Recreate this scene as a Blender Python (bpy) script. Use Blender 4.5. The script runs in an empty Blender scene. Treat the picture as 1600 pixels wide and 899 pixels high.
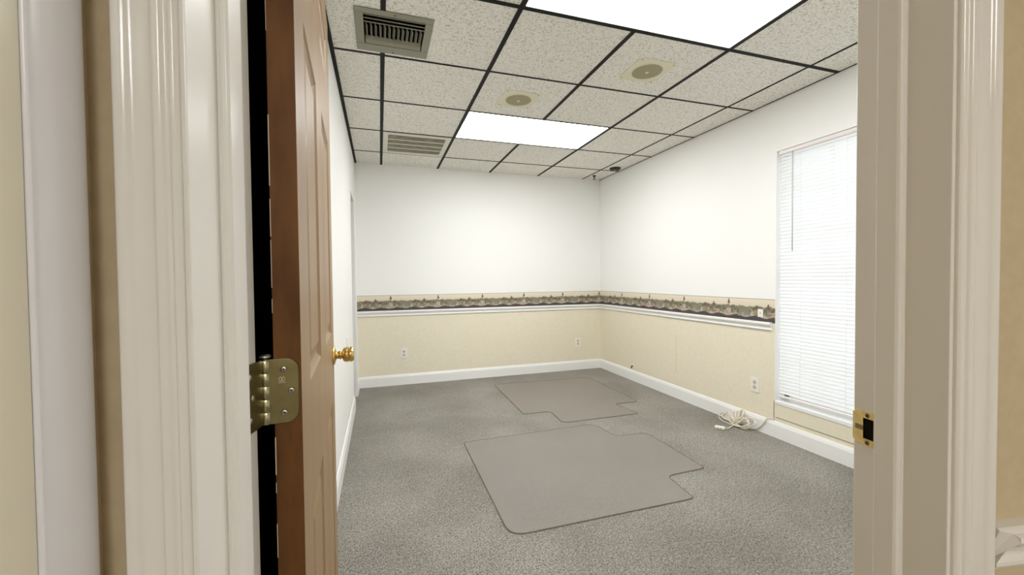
import bpy, bmesh, math, random
import numpy as np
from mathutils import Vector, Matrix

scene = bpy.context.scene
COL = scene.collection
# ------------------------------------------------------------------ camera
H = 2.4297
CAM = Vector((-0.0352, -4.2533, 1.1741))
YAW, PIT, ROL, FPX = 0.31217, -0.02237, -0.00998, 639.8
_cy, _sy, _cp, _sp = math.cos(YAW), math.sin(YAW), math.cos(PIT), math.sin(PIT)
_F = Vector((_sy * _cp, _cy * _cp, _sp))
_R0 = Vector((_cy, -_sy, 0))
_U0 = _R0.cross(_F)
_R = _R0 * math.cos(ROL) + _U0 * math.sin(ROL)
_U = -_R0 * math.sin(ROL) + _U0 * math.cos(ROL)
cd = bpy.data.cameras.new('camera')
cd.sensor_width = 36.0
cd.lens = FPX / 1600 * 36.0
cd.clip_start = 0.01
cam = bpy.data.objects.new('camera', cd)
COL.objects.link(cam)
m = Matrix((_R, _U, -_F)).transposed().to_4x4()
m.translation = CAM
cam.matrix_world = m
scene.camera = cam
# ------------------------------------------------------------------ light levels
DIFFUSER = 15.8        # ceiling light panels
HALL = 20.0            # hallway light panel
SKY = 1.5             # daylight outside the window
scene.view_settings.view_transform = 'Standard'
scene.view_settings.look = 'None'
scene.view_settings.exposure = 0.0
scene.view_settings.gamma = 1.0
scene.view_settings.use_curve_mapping = False
w = bpy.data.worlds.new('sky')
scene.world = w
w.use_nodes = True
nt = w.node_tree
nt.nodes['Background'].inputs[0].default_value = (0.93, 0.96, 1.0, 1)
nt.nodes['Background'].inputs[1].default_value = SKY
scene.cycles.max_bounces = 10
scene.cycles.diffuse_bounces = 6
scene.cycles.sample_clamp_indirect = 6.0
scene.cycles.use_denoising = True


# ------------------------------------------------------------------ materials
def lin(c):
    return tuple(((v / 255) / 12.92 if v / 255 <= 0.04045 else (((v / 255) + 0.055) / 1.055) ** 2.4) for v in c) + (1.0,)


def mat(name, rgb, rough=0.6, metal=0.0, spec=0.5, noise=None, bump=None, coat=0.0):
    """noise=(scale, rgb2, contrast[, stretch]); bump=(scale, strength, distance[, stretch])"""
    mt = bpy.data.materials.new(name)
    mt.use_nodes = True
    t = mt.node_tree
    b = t.nodes['Principled BSDF']
    b.inputs['Base Color'].default_value = lin(rgb)
    b.inputs['Roughness'].default_value = rough
    b.inputs['Metallic'].default_value = metal
    b.inputs['Specular IOR Level'].default_value = spec
    b.inputs['Coat Weight'].default_value = coat
    tc = t.nodes.new('ShaderNodeTexCoord')

    def nz(sc, stretch, det=3):
        mp = t.nodes.new('ShaderNodeMapping')
        mp.inputs['Scale'].default_value = stretch
        t.links.new(tc.outputs['Object'], mp.inputs['Vector'])
        n = t.nodes.new('ShaderNodeTexNoise')
        n.inputs['Scale'].default_value = sc
        n.inputs['Detail'].default_value = det
        t.links.new(mp.outputs['Vector'], n.inputs['Vector'])
        return n.outputs['Fac']
    if noise:
        f = nz(noise[0], noise[3] if len(noise) > 3 else (1, 1, 1))
        r = t.nodes.new('ShaderNodeMapRange')
        r.inputs['From Min'].default_value = 0.5 - 0.5 / noise[2] * 0.5
        r.inputs['From Max'].default_value = 0.5 + 0.5 / noise[2] * 0.5
        t.links.new(f, r.inputs['Value'])
        x = t.nodes.new('ShaderNodeMix')
        x.data_type = 'RGBA'
        x.inputs['A'].default_value = lin(rgb)
        x.inputs['B'].default_value = lin(noise[1])
        t.links.new(r.outputs['Result'], x.inputs['Factor'])
        t.links.new(x.outputs['Result'], b.inputs['Base Color'])
    if bump:
        f = nz(bump[0], bump[3] if len(bump) > 3 else (1, 1, 1))
        bn = t.nodes.new('ShaderNodeBump')
        bn.inputs['Strength'].default_value = bump[1]
        bn.inputs['Distance'].default_value = bump[2]
        t.links.new(f, bn.inputs['Height'])
        t.links.new(bn.outputs['Normal'], b.inputs['Normal'])
    return mt


def emit(name, rgb, s):
    mt = bpy.data.materials.new(name)
    mt.use_nodes = True
    t = mt.node_tree
    t.nodes.clear()
    o = t.nodes.new('ShaderNodeOutputMaterial')
    e = t.nodes.new('ShaderNodeEmission')
    e.inputs[0].default_value = lin(rgb)
    e.inputs[1].default_value = s
    t.links.new(e.outputs[0], o.inputs[0])
    return mt


M = {}
M['wall_white'] = mat('wall_white', (243, 243, 240), 0.55, bump=(260, 0.08, 0.001))
M['wallpaper_cream'] = mat('wallpaper_cream', (234, 227, 206), 0.75, noise=(34, (230, 222, 199), 1.2, (1, 1, 1)), bump=(420, 0.25, 0.001, (1, 1, 0.25)))
M['wallpaper_tan'] = mat('wallpaper_tan', (204, 186, 152), 0.6, noise=(60, (196, 178, 143), 1.2), bump=(300, 0.2, 0.001))
M['dark_gap'] = mat('dark_gap', (70, 62, 50), 0.9)
M['trim_white'] = mat('trim_white', (240, 240, 238), 0.32, bump=(30, 0.05, 0.001))
M['trim_gloss'] = mat('trim_gloss', (230, 225, 217), 0.17, bump=(22, 0.3, 0.002, (1, 1, 0.06)))
M['trim_cool'] = mat('trim_cool', (233, 230, 231), 0.25, bump=(22, 0.3, 0.002, (1, 1, 0.06)))
M['jamb_paint'] = mat('jamb_paint', (232, 228, 220), 0.27, bump=(26, 0.15, 0.001, (1, 1, 0.1)))
M['cream_gloss'] = mat('cream_gloss', (222, 214, 190), 0.25, bump=(18, 0.25, 0.002, (1, 1, 0.08)))
M['black_paint'] = mat('black_paint', (18, 18, 17), 0.6, spec=0.2)
M['hollow_shade'] = mat('hollow_shade', (22, 19, 18), 0.95, spec=0.1)  # near-black: shade inside hollows is put into the colour
M['outlet'] = mat('outlet', (240, 237, 228), 0.35)
M['receptacle'] = mat('receptacle', (206, 198, 184), 0.4)
M['slot'] = mat('slot', (45, 42, 38), 0.7)
M['slot_grey'] = mat('slot_grey', (150, 142, 130), 0.6)
M['brass'] = mat('brass', (224, 194, 122), 0.17, 1.0)
M['strike_brass'] = mat('strike_brass', (236, 214, 150), 0.33, 1.0, noise=(70, (214, 188, 122), 1.0))
M['hinge_metal'] = mat('hinge_metal', (150, 140, 102), 0.33, 1.0, noise=(26, (124, 112, 76), 0.9), bump=(220, 0.06, 0.0005))
M['hinge_barrel'] = mat('hinge_barrel', (190, 184, 150), 0.26, 1.0)
M['steel'] = mat('steel', (205, 200, 185), 0.3, 1.0)
M['door_face'] = mat('door_face', (156, 128, 92), 0.42, noise=(9, (146, 116, 80), 1.2, (1, 1, 0.08)), bump=(120, 0.12, 0.001, (1, 1, 0.06)))
M['door_edge'] = mat('door_edge', (116, 76, 36), 0.55, spec=0.22, noise=(26, (86, 53, 22), 1.3, (1, 1, 0.25)), bump=(90, 0.25, 0.001, (1, 1, 0.2)))
M['door_chip'] = mat('door_chip', (205, 190, 170), 0.7)
M['vent_grey'] = mat('vent_grey', (140, 138, 120), 0.45)
M['vent_white'] = mat('vent_white', (222, 220, 205), 0.5)
M['filter'] = mat('filter', (112, 108, 94), 0.9, noise=(16, (150, 146, 128), 1.4, (1, 2.2, 1)))
M['speaker_plate'] = mat('speaker_plate', (226, 221, 194), 0.45)
M['speaker_mesh'] = mat('speaker_mesh', (160, 152, 118), 0.6, bump=(900, 0.4, 0.001))
M['detector'] = mat('detector', (52, 46, 36), 0.6)
M['cord'] = mat('cord', (226, 218, 200), 0.45)
M['blind_rail'] = mat('blind_rail', (235, 228, 224), 0.4)
M['plastic_clear'] = mat('plastic_clear', (200, 205, 205), 0.25)
M['light_frame'] = mat('light_frame', (60, 58, 54), 0.5)
M['diffuser'] = emit('diffuser', (250, 251, 252), DIFFUSER)
M['hall_diffuser'] = emit('hall_diffuser', (247, 247, 248), HALL)


def tile_mat():
    mt = mat('ceiling_tile', (212, 209, 198), 0.9, spec=0.2)
    t = mt.node_tree
    b = t.nodes['Principled BSDF']
    tc = t.nodes.new('ShaderNodeTexCoord')
    n1 = t.nodes.new('ShaderNodeTexNoise')
    n1.inputs['Scale'].default_value = 95
    n1.inputs['Detail'].default_value = 4
    n1.inputs['Distortion'].default_value = 1.2
    n2 = t.nodes.new('ShaderNodeTexVoronoi')
    n2.inputs['Scale'].default_value = 75
    for n in (n1, n2):
        t.links.new(tc.outputs['Object'], n.inputs['Vector'])
    r = t.nodes.new('ShaderNodeValToRGB')
    r.color_ramp.elements[0].position = 0.36
    r.color_ramp.elements[0].color = lin((188, 183, 170))
    r.color_ramp.elements[1].position = 0.47
    r.color_ramp.elements[1].color = lin((242, 240, 232))
    t.links.new(n1.outputs['Fac'], r.inputs['Fac'])
    r2 = t.nodes.new('ShaderNodeMapRange')
    r2.inputs['From Min'].default_value = 0.08
    r2.inputs['From Max'].default_value = 0.16
    t.links.new(n2.outputs['Distance'], r2.inputs['Value'])
    x = t.nodes.new('ShaderNodeMix')
    x.data_type = 'RGBA'
    x.inputs['A'].default_value = lin((170, 164, 150))
    t.links.new(r2.outputs['Result'], x.inputs['Factor'])
    t.links.new(r.outputs['Color'], x.inputs['B'])
    t.links.new(x.outputs['Result'], b.inputs['Base Color'])
    bn = t.nodes.new('ShaderNodeBump')
    bn.inputs['Strength'].default_value = 0.7
    bn.inputs['Distance'].default_value = 0.003
    t.links.new(n1.outputs['Fac'], bn.inputs['Height'])
    t.links.new(bn.outputs['Normal'], b.inputs['Normal'])
    return mt


def carpet_mat():
    mt = mat('carpet', (140, 134, 126), 0.95, spec=0.15)
    t = mt.node_tree
    b = t.nodes['Principled BSDF']
    b.inputs['Sheen Weight'].default_value = 0.15
    tc = t.nodes.new('ShaderNodeTexCoord')

    def noise(sc, det, dist=0.0, stretch=(1, 1, 1)):
        mp = t.nodes.new('ShaderNodeMapping')
        mp.inputs['Scale'].default_value = stretch
        t.links.new(tc.outputs['Object'], mp.inputs['Vector'])
        n = t.nodes.new('ShaderNodeTexNoise')
        n.inputs['Scale'].default_value = sc
        n.inputs['Detail'].default_value = det
        n.inputs['Distortion'].default_value = dist
        t.links.new(mp.outputs['Vector'], n.inputs['Vector'])
        return n.outputs['Fac']
    a = noise(210, 3, 0.8, (1, 0.6, 1))
    r = t.nodes.new('ShaderNodeValToRGB')
    e = r.color_ramp.elements
    e[0].position = 0.34
    e[0].color = lin((86, 83, 76))
    e[1].position = 0.66
    e[1].color = lin((178, 173, 163))
    t.links.new(a, r.inputs['Fac'])
    big = noise(1.6, 4, 0.3)
    r2 = t.nodes.new('ShaderNodeValToRGB')
    r2.color_ramp.elements[0].position = 0.35
    r2.color_ramp.elements[0].color = (0.72, 0.71, 0.69, 1)
    r2.color_ramp.elements[1].position = 0.65
    r2.color_ramp.elements[1].color = (1, 1, 1, 1)
    t.links.new(big, r2.inputs['Fac'])
    x = t.nodes.new('ShaderNodeMix')
    x.data_type = 'RGBA'
    x.blend_type = 'MULTIPLY'
    x.inputs['Factor'].default_value = 1
    t.links.new(r.outputs['Color'], x.inputs['A'])
    t.links.new(r2.outputs['Color'], x.inputs['B'])
    # wheel-worn speckle
    sp = noise(420, 2)
    r3 = t.nodes.new('ShaderNodeMapRange')
    r3.inputs['From Min'].default_value = 0.62
    r3.inputs['From Max'].default_value = 0.72
    r3.inputs['To Max'].default_value = 0.35
    t.links.new(sp, r3.inputs['Value'])
    x2 = t.nodes.new('ShaderNodeMix')
    x2.data_type = 'RGBA'
    x2.inputs['B'].default_value = lin((200, 196, 186))
    t.links.new(r3.outputs['Result'], x2.inputs['Factor'])
    t.links.new(x.outputs['Result'], x2.inputs['A'])
    t.links.new(x2.outputs['Result'], b.inputs['Base Color'])
    bn = t.nodes.new('ShaderNodeBump')
    bn.inputs['Strength'].default_value = 0.6
    bn.inputs['Distance'].default_value = 0.004
    t.links.new(a, bn.inputs['Height'])
    t.links.new(bn.outputs['Normal'], b.inputs['Normal'])
    return mt


def mix_mat(name, first, second, fac):
    """first/second: node builders; fac to second"""
    mt = bpy.data.materials.new(name)
    mt.use_nodes = True
    t = mt.node_tree
    t.nodes.clear()
    o = t.nodes.new('ShaderNodeOutputMaterial')
    mx = t.nodes.new('ShaderNodeMixShader')
    mx.inputs[0].default_value = fac
    t.links.new(first(t), mx.inputs[1])
    t.links.new(second(t), mx.inputs[2])
    t.links.new(mx.outputs[0], o.inputs[0])
    return mt


def n_transp(c):
    def f(t):
        n = t.nodes.new('ShaderNodeBsdfTransparent')
        n.inputs[0].default_value = c
        return n.outputs[0]
    return f


def n_princ(rgb, rough, spec=0.5):
    def f(t):
        n = t.nodes.new('ShaderNodeBsdfPrincipled')
        n.inputs['Base Color'].default_value = lin(rgb)
        n.inputs['Roughness'].default_value = rough
        n.inputs['Specular IOR Level'].default_value = spec
        return n.outputs[0]
    return f


def n_transl(rgb):
    def f(t):
        n = t.nodes.new('ShaderNodeBsdfTranslucent')
        n.inputs[0].default_value = lin(rgb)
        return n.outputs[0]
    return f


def n_gloss(rgb, rough):
    def f(t):
        n = t.nodes.new('ShaderNodeBsdfGlossy')
        n.inputs[0].default_value = lin(rgb)
        n.inputs[1].default_value = rough
        return n.outputs[0]
    return f


M['tile'] = tile_mat()
M['carpet'] = carpet_mat()
M['glass'] = mix_mat('glass', n_transp((0.93, 0.95, 0.95, 1)), n_gloss((255, 255, 255), 0.02), 0.06)
M['slat'] = mix_mat('slat', n_princ((244, 244, 242), 0.4), n_transl((250, 250, 250)), 0.45)
M['mat_vinyl'] = mix_mat('mat_vinyl', n_transp((0.97, 0.965, 0.96, 1)), n_princ((176, 169, 161), 0.24, 0.6), 0.32)
M['mat_edge'] = mix_mat('mat_edge', n_transp((0.8, 0.78, 0.75, 1)), n_princ((110, 100, 92), 0.35, 0.6), 0.45)


# ------------------------------------------------------------------ mesh helpers
class MB:
    def __init__(s):
        s.bm = bmesh.new()
        s.mats = []

    def mi(s, m):
        m = M[m] if isinstance(m, str) else m
        if m not in s.mats:
            s.mats.append(m)
        return s.mats.index(m)

    def face(s, vs, m=0, smooth=False):
        try:
            f = s.bm.faces.new(vs)
            f.material_index = m
            f.smooth = smooth
            return f
        except ValueError:
            return None

    def box(s, a, b, m, fn=None):
        """axis box a..b in (x,y,z) or in a mapped frame fn"""
        fn = fn or (lambda x, y, z: (x, y, z))
        k = s.mi(m)
        v = [s.bm.verts.new(fn(x, y, z)) for x in (a[0], b[0]) for y in (a[1], b[1]) for z in (a[2], b[2])]
        for q in ((0, 1, 3, 2), (4, 6, 7, 5), (0, 4, 5, 1), (2, 3, 7, 6), (0, 2, 6, 4), (1, 5, 7, 3)):
            s.face([v[i] for i in q], k)
        return s

    def loft(s, rings, m, closed=True, caps=True, smooth=False):
        k = s.mi(m)
        R = [[s.bm.verts.new(p) for p in r] for r in rings]
        n = len(R[0])
        for a, b in zip(R, R[1:]):
            for i in range(n if closed else n - 1):
                j = (i + 1) % n
                s.face([a[i], a[j], b[j], b[i]], k, smooth)
        if caps and closed:
            s.face(R[0][::-1], k)
            s.face(R[-1], k)
        return s

    def prism(s, prof, fn, a, b, m, smooth=False, caps=True):
        """extrude a 2-D profile: fn(p, q, along) -> point"""
        return s.loft([[fn(p, q, a) for p, q in prof], [fn(p, q, b) for p, q in prof]], m, smooth=smooth, caps=caps)

    def lathe(s, prof, origin, axis, m, n=32, smooth=True):
        """prof [(r, h)] turned about axis"""
        ax = Vector(axis).normalized()
        e1 = ax.orthogonal().normalized()
        e2 = ax.cross(e1)
        o = Vector(origin)
        rings = []
        for r, h in prof:
            r = max(r, 1e-5)
            rings.append([o + ax * h + (e1 * math.cos(2 * math.pi * i / n) + e2 * math.sin(2 * math.pi * i / n)) * r for i in range(n)])
        return s.loft(rings, m, smooth=smooth)

    def tube(s, pts, r, m, n=8):
        P = [Vector(p) for p in pts]
        rings = []
        up = Vector((0.31, 0.17, 0.93)).normalized()
        e1 = None
        for i, p in enumerate(P):
            d = (P[min(i + 1, len(P) - 1)] - P[max(i - 1, 0)]).normalized()
            e1 = (up - d * up.dot(d)) if e1 is None else (e1 - d * e1.dot(d))
            if e1.length < 1e-5:
                e1 = d.orthogonal()
            e1.normalize()
            e2 = d.cross(e1)
            rings.append([p + (e1 * math.cos(2 * math.pi * k / n) + e2 * math.sin(2 * math.pi * k / n)) * r for k in range(n)])
        return s.loft(rings, m, smooth=True)

    def poly(s, outline, z0, z1, m):
        return s.loft([[(x, y, z0) for x, y in outline], [(x, y, z1) for x, y in outline]], m)

    def build(s, name, parent=None, bevel=0.0, seg=2):
        bmesh.ops.recalc_face_normals(s.bm, faces=s.bm.faces)
        me = bpy.data.meshes.new(name)
        s.bm.to_mesh(me)
        s.bm.free()
        for mm in s.mats:
            me.materials.append(mm)
        o = bpy.data.objects.new(name, me)
        COL.objects.link(o)
        if parent is not None:
            o.parent = parent
            o.matrix_parent_inverse = Matrix.Translation(-parent.location)
        if bevel:
            bv = o.modifiers.new('bevel', 'BEVEL')
            bv.width = bevel
            bv.segments = seg
            bv.limit_method = 'ANGLE'
            bv.angle_limit = math.radians(40)
        return o


def empty(name, loc):
    o = bpy.data.objects.new(name, None)
    o.location = loc
    o.empty_display_size = 0.05
    COL.objects.link(o)
    return o


def tag(o, label=None, cat=None, group=None, kind=None):
    if label:
        o['label'] = label
    if cat:
        o['category'] = cat
    if group:
        o['group'] = group
    if kind:
        o['kind'] = kind
    return o


def struct(o, label=None, cat=None):
    return tag(o, label, cat, kind='structure')


def copy_tree(o, parent=None):
    c = o.copy()
    COL.objects.link(c)
    if parent is not None:
        c.parent = parent
        c.matrix_parent_inverse = o.matrix_parent_inverse
    for ch in list(o.children):
        copy_tree(ch, c)
    return c


# doorway frame: u along the doorway wall, t from its room face towards the hall
PHI = math.radians(-9.8)
UD = Vector((math.cos(PHI), math.sin(PHI), 0))
ND = Vector((math.sin(PHI), -math.cos(PHI), 0))
PL = Vector((CAM.x - 0.1594, CAM.y + 0.6178, 0))
DW, DT = 0.914, 0.1225           # clear width, wall thickness
HEAD = 2.045


def dw(u, t, z):
    return PL + UD * u + ND * t + Vector((0, 0, z))


# ------------------------------------------------------------------ room shell
L, R, YB = -0.273, 2.688, 0.455
T = 0.61
WT = 0.14
RAIL_T, RAIL_B, BORD_T, BASE = 0.832, 0.772, 1.001, 0.117
WY0, WY1, WZ0, WZ1 = -2.95, -2.022, 0.262, 2.066     # window opening
LO0, LO1, LOZ = -0.31, 0.13, 1.972                   # opening in the left wall near the far corner
CL0, CL1 = CAM.y + 0.74, CAM.y + 1.42                # made-up dark recess behind the open door

# floor
f = MB()
f.box((-2.2, -8.6, -0.06), (R + WT, YB + WT, 0), 'carpet')
struct(f.build('floor'), 'grey loop pile carpet across the whole room', 'floor')


# back wall: wallpaper below the rail, white above
b = MB()
b.box((L - WT, YB, 0), (R + WT, YB + WT, RAIL_T), 'wallpaper_cream')
b.box((L - WT, YB, RAIL_T), (R + WT, YB + WT, H + 0.1), 'wall_white')
struct(b.build('wall_back'), 'far wall, white above the chair rail and cream wallpaper below', 'wall')

# right wall with the window opening
b = MB()
YF = -4.35
for (y0, y1, z0, z1, mm) in (
        (WY1, YB, 0, RAIL_T, 'wallpaper_cream'), (WY1, YB, RAIL_T, H + 0.1, 'wall_white'),
        (WY0, WY1, 0, WZ0, 'wallpaper_cream'), (WY0, WY1, WZ1, H + 0.1, 'wall_white'),
        (YF, WY0, 0, RAIL_T, 'wallpaper_cream'), (YF, WY0, RAIL_T, H + 0.1, 'wall_white')):
    b.box((R, y0, z0), (R + WT, y1, z1), mm)
b.box((R - 0.0012, -2.014, BASE), (R + 0.001, -2.011, 0.262), 'dark_gap')       # open wallpaper seam under the window
b.box((R - 0.0015, -2.95, BASE + 0.028), (R + 0.001, -2.03, BASE + 0.0305), 'dark_gap')
b.box((R - 0.0006, -0.975, 0.25), (R + 0.001, -0.9735, 0.60), 'slot_grey')
struct(b.build('wall_right'), 'right wall with the window, white above and cream wallpaper below', 'wall')

# left wall, all white, with two openings
b = MB()
for (y0, y1, z0, z1) in ((LO1, YB, 0, H + 0.1), (LO0, LO1, LOZ, H + 0.1), (CL1, LO0, 0, H + 0.1),
                         (CL0, CL1, 2.04, H + 0.1), (-3.72, CL0, 0, H + 0.1)):
    b.box((L - 0.12, y0, z0), (L, y1, z1), 'wall_white')
struct(b.build('wall_left'), 'plain white left wall running behind the open door', 'wall')

# little passage beyond the left opening and a black recess added to darken the hinge gap
b = MB()
b.box((L - 0.9, LO1, 0), (L - 0.12, LO1 + 0.05, H), 'wall_white')
b.box((L - 0.9, LO0 - 0.05, 0), (L - 0.12, LO0, H), 'wall_white')
b.box((L - 0.95, LO0 - 0.05, 0), (L - 0.9, LO1 + 0.05, H), 'wall_white')
b.box((L - 0.95, LO0 - 0.05, H), (L - 0.12, LO1 + 0.05, H + 0.05), 'wall_white')
struct(b.build('wall_passage'), 'white walls of the passage beyond the left opening', 'wall')
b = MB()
b.box((L - 0.8, CL1, 0), (L - 0.12, CL1 + 0.03, 2.2), 'hollow_shade')
b.box((L - 0.8, CL0 - 0.03, 0), (L - 0.12, CL0, 2.2), 'hollow_shade')
b.box((L - 0.83, CL0 - 0.03, 0), (L - 0.8, CL1 + 0.03, 2.2), 'hollow_shade')
b.box((L - 0.8, CL0, 2.2), (L - 0.12, CL1, 2.23), 'hollow_shade')
b.box((L - 0.8, CL0, 0.0), (L - 0.001, CL1, 0.004), 'hollow_shade')
b.box((L - 0.12, CL1 - 0.012, 0), (L + 0.002, CL1, 2.04), 'hollow_shade')
b.box((L - 0.12, CL0, 0), (L + 0.002, CL0 + 0.012, 2.04), 'hollow_shade')
struct(b.build('wall_added_recess'), 'black recess added behind the door to darken the hinge gap', 'wall')

# jamb lining of the left opening
b = MB()
b.box((L - 0.125, LO1 - 0.012, 0), (L + 0.004, LO1, LOZ), 'trim_white')
b.box((L - 0.125, LO0, LOZ - 0.012), (L + 0.004, LO1, LOZ), 'trim_white')
b.prism([(0, 0), (0.055, 0), (0.055, 0.014), (0.04, 0.012), (0.01, 0.009), (0, 0.009)],
        lambda p, q, z: (L + q, LO1 + p, z), 0, LOZ + 0.05, 'trim_white')
struct(b.build('trim_1'), 'white casing of the narrow opening at the far left corner', 'trim')

# doorway wall (room side is the front wall, hall side wears tan wallpaper)
b = MB()
for (u0, u1, z0, z1) in ((-0.22, -0.02, 0, H + 0.1), (DW + 0.02, 3.4, 0, H + 0.1), (-0.02, DW + 0.02, HEAD + 0.02, H + 0.1)):
    b.box((u0, 0, z0), (u1, DT * 0.5, z1), 'wall_white', dw)
    b.box((u0, DT * 0.5, z0), (u1, DT, z1), 'wallpaper_tan', dw)
struct(b.build('wall_front'), 'doorway wall with tan wallpaper on its hall side', 'wall')

# hall walls
b = MB()
HU = -0.090
HR, HT = 2.3, 3.9
b.box((HU - 0.12, DT, 0), (HU, DT + 0.078, H + 0.1), 'wallpaper_tan', dw)
b.box((HU - 0.12, DT + 0.078, 2.05), (HU, DT + 0.9, H + 0.1), 'wallpaper_tan', dw)
b.box((HU - 0.12, DT + 0.9, 0), (HU, HT, H + 0.1), 'wallpaper_tan', dw)
struct(b.build('wall_hall_left'), 'tan hall wall at the far left edge', 'wall')
b = MB()
b.box((HR, DT, 0), (HR + 0.12, HT, H + 0.1), 'wall_white', dw)
b.box((HU - 0.12, HT, 0), (HR + 0.12, HT + 0.12, H + 0.1), 'wall_white', dw)
struct(b.build('wall_hall_back'), 'white hall walls behind the viewpoint', 'wall')
b = MB()
b.box((HU - 0.12, DT * 0.9, H), (HR + 0.12, HT + 0.12, H + 0.1), 'wall_white', dw)
struct(b.build('ceiling_hall'), 'white hall ceiling', 'ceiling')

# closed cream door beside us in the hall and its casing
COLONIAL = [(0, 0), (0, 0.008), (0.003, 0.0105), (0.006, 0.0105), (0.008, 0.0085), (0.011, 0.0085), (0.014, 0.0115), (0.019, 0.0125),
            (0.023, 0.0105), (0.030, 0.0105), (0.037, 0.0125), (0.041, 0.0155), (0.045, 0.017), (0.050, 0.017), (0.052, 0.015), (0.052, 0)]


def smooth2(P, k=5):
    out = []
    for i in range(len(P) - 1):
        p0, p1, p2, p3 = [np.array(P[max(0, min(len(P) - 1, j))], float) for j in (i - 1, i, i + 1, i + 2)]
        for j in range(k):
            s = j / k
            out.append(tuple(0.5 * (2 * p1 + (p2 - p0) * s + (2 * p0 - 5 * p1 + 4 * p2 - p3) * s * s + (3 * p1 - p0 - 3 * p2 + p3) * s ** 3)))
    out.append(P[-1])
    return out


COLONIAL = [COLONIAL[0]] + smooth2(COLONIAL[1:-1]) + [COLONIAL[-1]]
ROUNDED = [(0, 0), (0, 0.010)] + smooth2([(0.0015, 0.0125), (0.006, 0.0125), (0.012, 0.0135), (0.022, 0.0155), (0.034, 0.0165), (0.044, 0.0165), (0.050, 0.0150), (0.052, 0.012)]) + [(0.052, 0)]


def casing(mb, fn, z0, z1, m, wd=0.052, prof=COLONIAL):
    k = wd / 0.052
    mb.prism([(p * k, q) for p, q in prof], fn, z0, z1, m, smooth=True, caps=False)


b = MB()
casing(b, lambda p, q, z: dw(HU + q, DT + 0.073 - p, z), 0, 2.11, 'trim_cool', 0.052, ROUNDED)
struct(b.build('trim_2'), 'glossy white casing at the far left edge of the picture', 'trim')
b = MB()
b.box((HU - 0.035, DT + 0.074, 0.01), (HU + 0.009, DT + 0.9, 2.05), 'cream_gloss', dw)
struct(b.build('door_2'), 'closed cream painted door at the extreme left', 'door')

# doorway jamb with stops
b = MB()
b.box((-0.02, -0.004, 0), (0, DT + 0.004, HEAD + 0.02), 'jamb_paint', dw)
b.box((DW, -0.004, 0), (DW + 0.02, DT + 0.004, HEAD + 0.02), 'jamb_paint', dw)
b.box((0, -0.004, HEAD), (DW, DT + 0.004, HEAD + 0.02), 'jamb_paint', dw)
jamb = struct(b.build('trim_3', bevel=0.0012), 'painted wooden jamb of the open doorway', 'trim')
STOP = [(0, 0), (0.009, 0), (0.011, 0.002), (0.011, 0.030), (0.009, 0.0335), (0.005, 0.0345), (0.003, 0.036), (0, 0.036)]
b = MB()
b.prism(STOP, lambda p, q, z: dw(p, 0.0362 + q, z), 0, HEAD, 'jamb_paint')
b.build('door_stop', jamb, bevel=0.0007)
b = MB()
b.prism(STOP, lambda p, q, z: dw(DW - p, 0.0362 + q, z), 0, HEAD, 'jamb_paint')
b.build('door_stop', jamb, bevel=0.0007)
b = MB()
b.prism(STOP, lambda p, q, u: dw(u, 0.0362 + q, HEAD - p), 0, DW, 'jamb_paint')
b.build('door_stop', jamb)

b = MB()
casing(b, lambda p, q, z: dw(-0.005 - p, DT + q, z), 0, HEAD + 0.05, 'trim_gloss', 0.0535)
struct(b.build('trim_4'), 'glossy cream casing left of the open doorway', 'trim')
b = MB()
casing(b, lambda p, q, z: dw(DW + 0.005 + p, DT + q, z), 0, HEAD + 0.05, 'trim_gloss', 0.055)
struct(b.build('trim_5'), 'glossy pinkish white casing right of the open doorway', 'trim')
b = MB()
casing(b, lambda p, q, u: dw(u, DT + q, HEAD + 0.005 + p), -0.06, DW + 0.06, 'trim_gloss')
casing(b, lambda p, q, u: dw(u, -q, HEAD + 0.005 + p), -0.0, DW + 0.06, 'trim_white')
casing(b, lambda p, q, z: dw(DW + 0.005 + p, -q, z), 0, HEAD + 0.005, 'trim_white')
struct(b.build('trim_6'), 'casing over the doorway and on its room side', 'trim')

# chair rail in the hall, right of the casing
HRAIL = [(0, 0), (0.0, 0.013), (0.005, 0.016), (0.010, 0.016), (0.014, 0.010), (0.026, 0.013), (0.036, 0.024), (0.042, 0.027), (0.048, 0.026),
         (0.050, 0.019), (0.056, 0.019), (0.058, 0.016), (0.058, 0)]
b = MB()
k = [[dw(uu, DT + q, 0.776 + p) for p, q in HRAIL] for uu in (0,)]
ring0 = [dw(DW + 0.062 + (0.022 if 0.012 < p < 0.052 and q > 0.001 else 0), DT + q, 0.776 + p) for p, q in HRAIL]
ring1 = [dw(HR, DT + q, 0.776 + p) for p, q in HRAIL]
b.loft([ring0, ring1], 'trim_gloss')
struct(b.build('trim_7'), 'white hall chair rail at the lower right edge', 'trim')

# chair rail, baseboards in the room
RAIL = [(0, 0), (0, 0.010), (0.004, 0.013), (0.010, 0.013), (0.014, 0.008), (0.024, 0.009), (0.032, 0.016), (0.038, 0.023), (0.044, 0.026),
        (0.054, 0.026), (0.060, 0.022), (0.060, 0)]
b = MB()
b.prism(RAIL, lambda p, q, x: (x, YB - q, RAIL_B + p), L, R - 0.001, 'trim_white')
struct(b.build('trim_8'), 'white chair rail along the far wall', 'trim')
b = MB()
b.prism(RAIL, lambda p, q, y: (R - q, y, RAIL_B + p), -1.996, YB - 0.001, 'trim_white')
struct(b.build('trim_9'), 'white chair rail on the right wall ending before the window', 'trim')
BB = [(0, 0), (0, 0.014), (0.092, 0.014), (0.098, 0.0115), (0.104, 0.0105), (0.110, 0.008), (BASE, 0.005), (BASE, 0)]
b = MB()
b.prism(BB, lambda p, q, x: (x, YB - q, p), L, R, 'trim_white')
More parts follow.
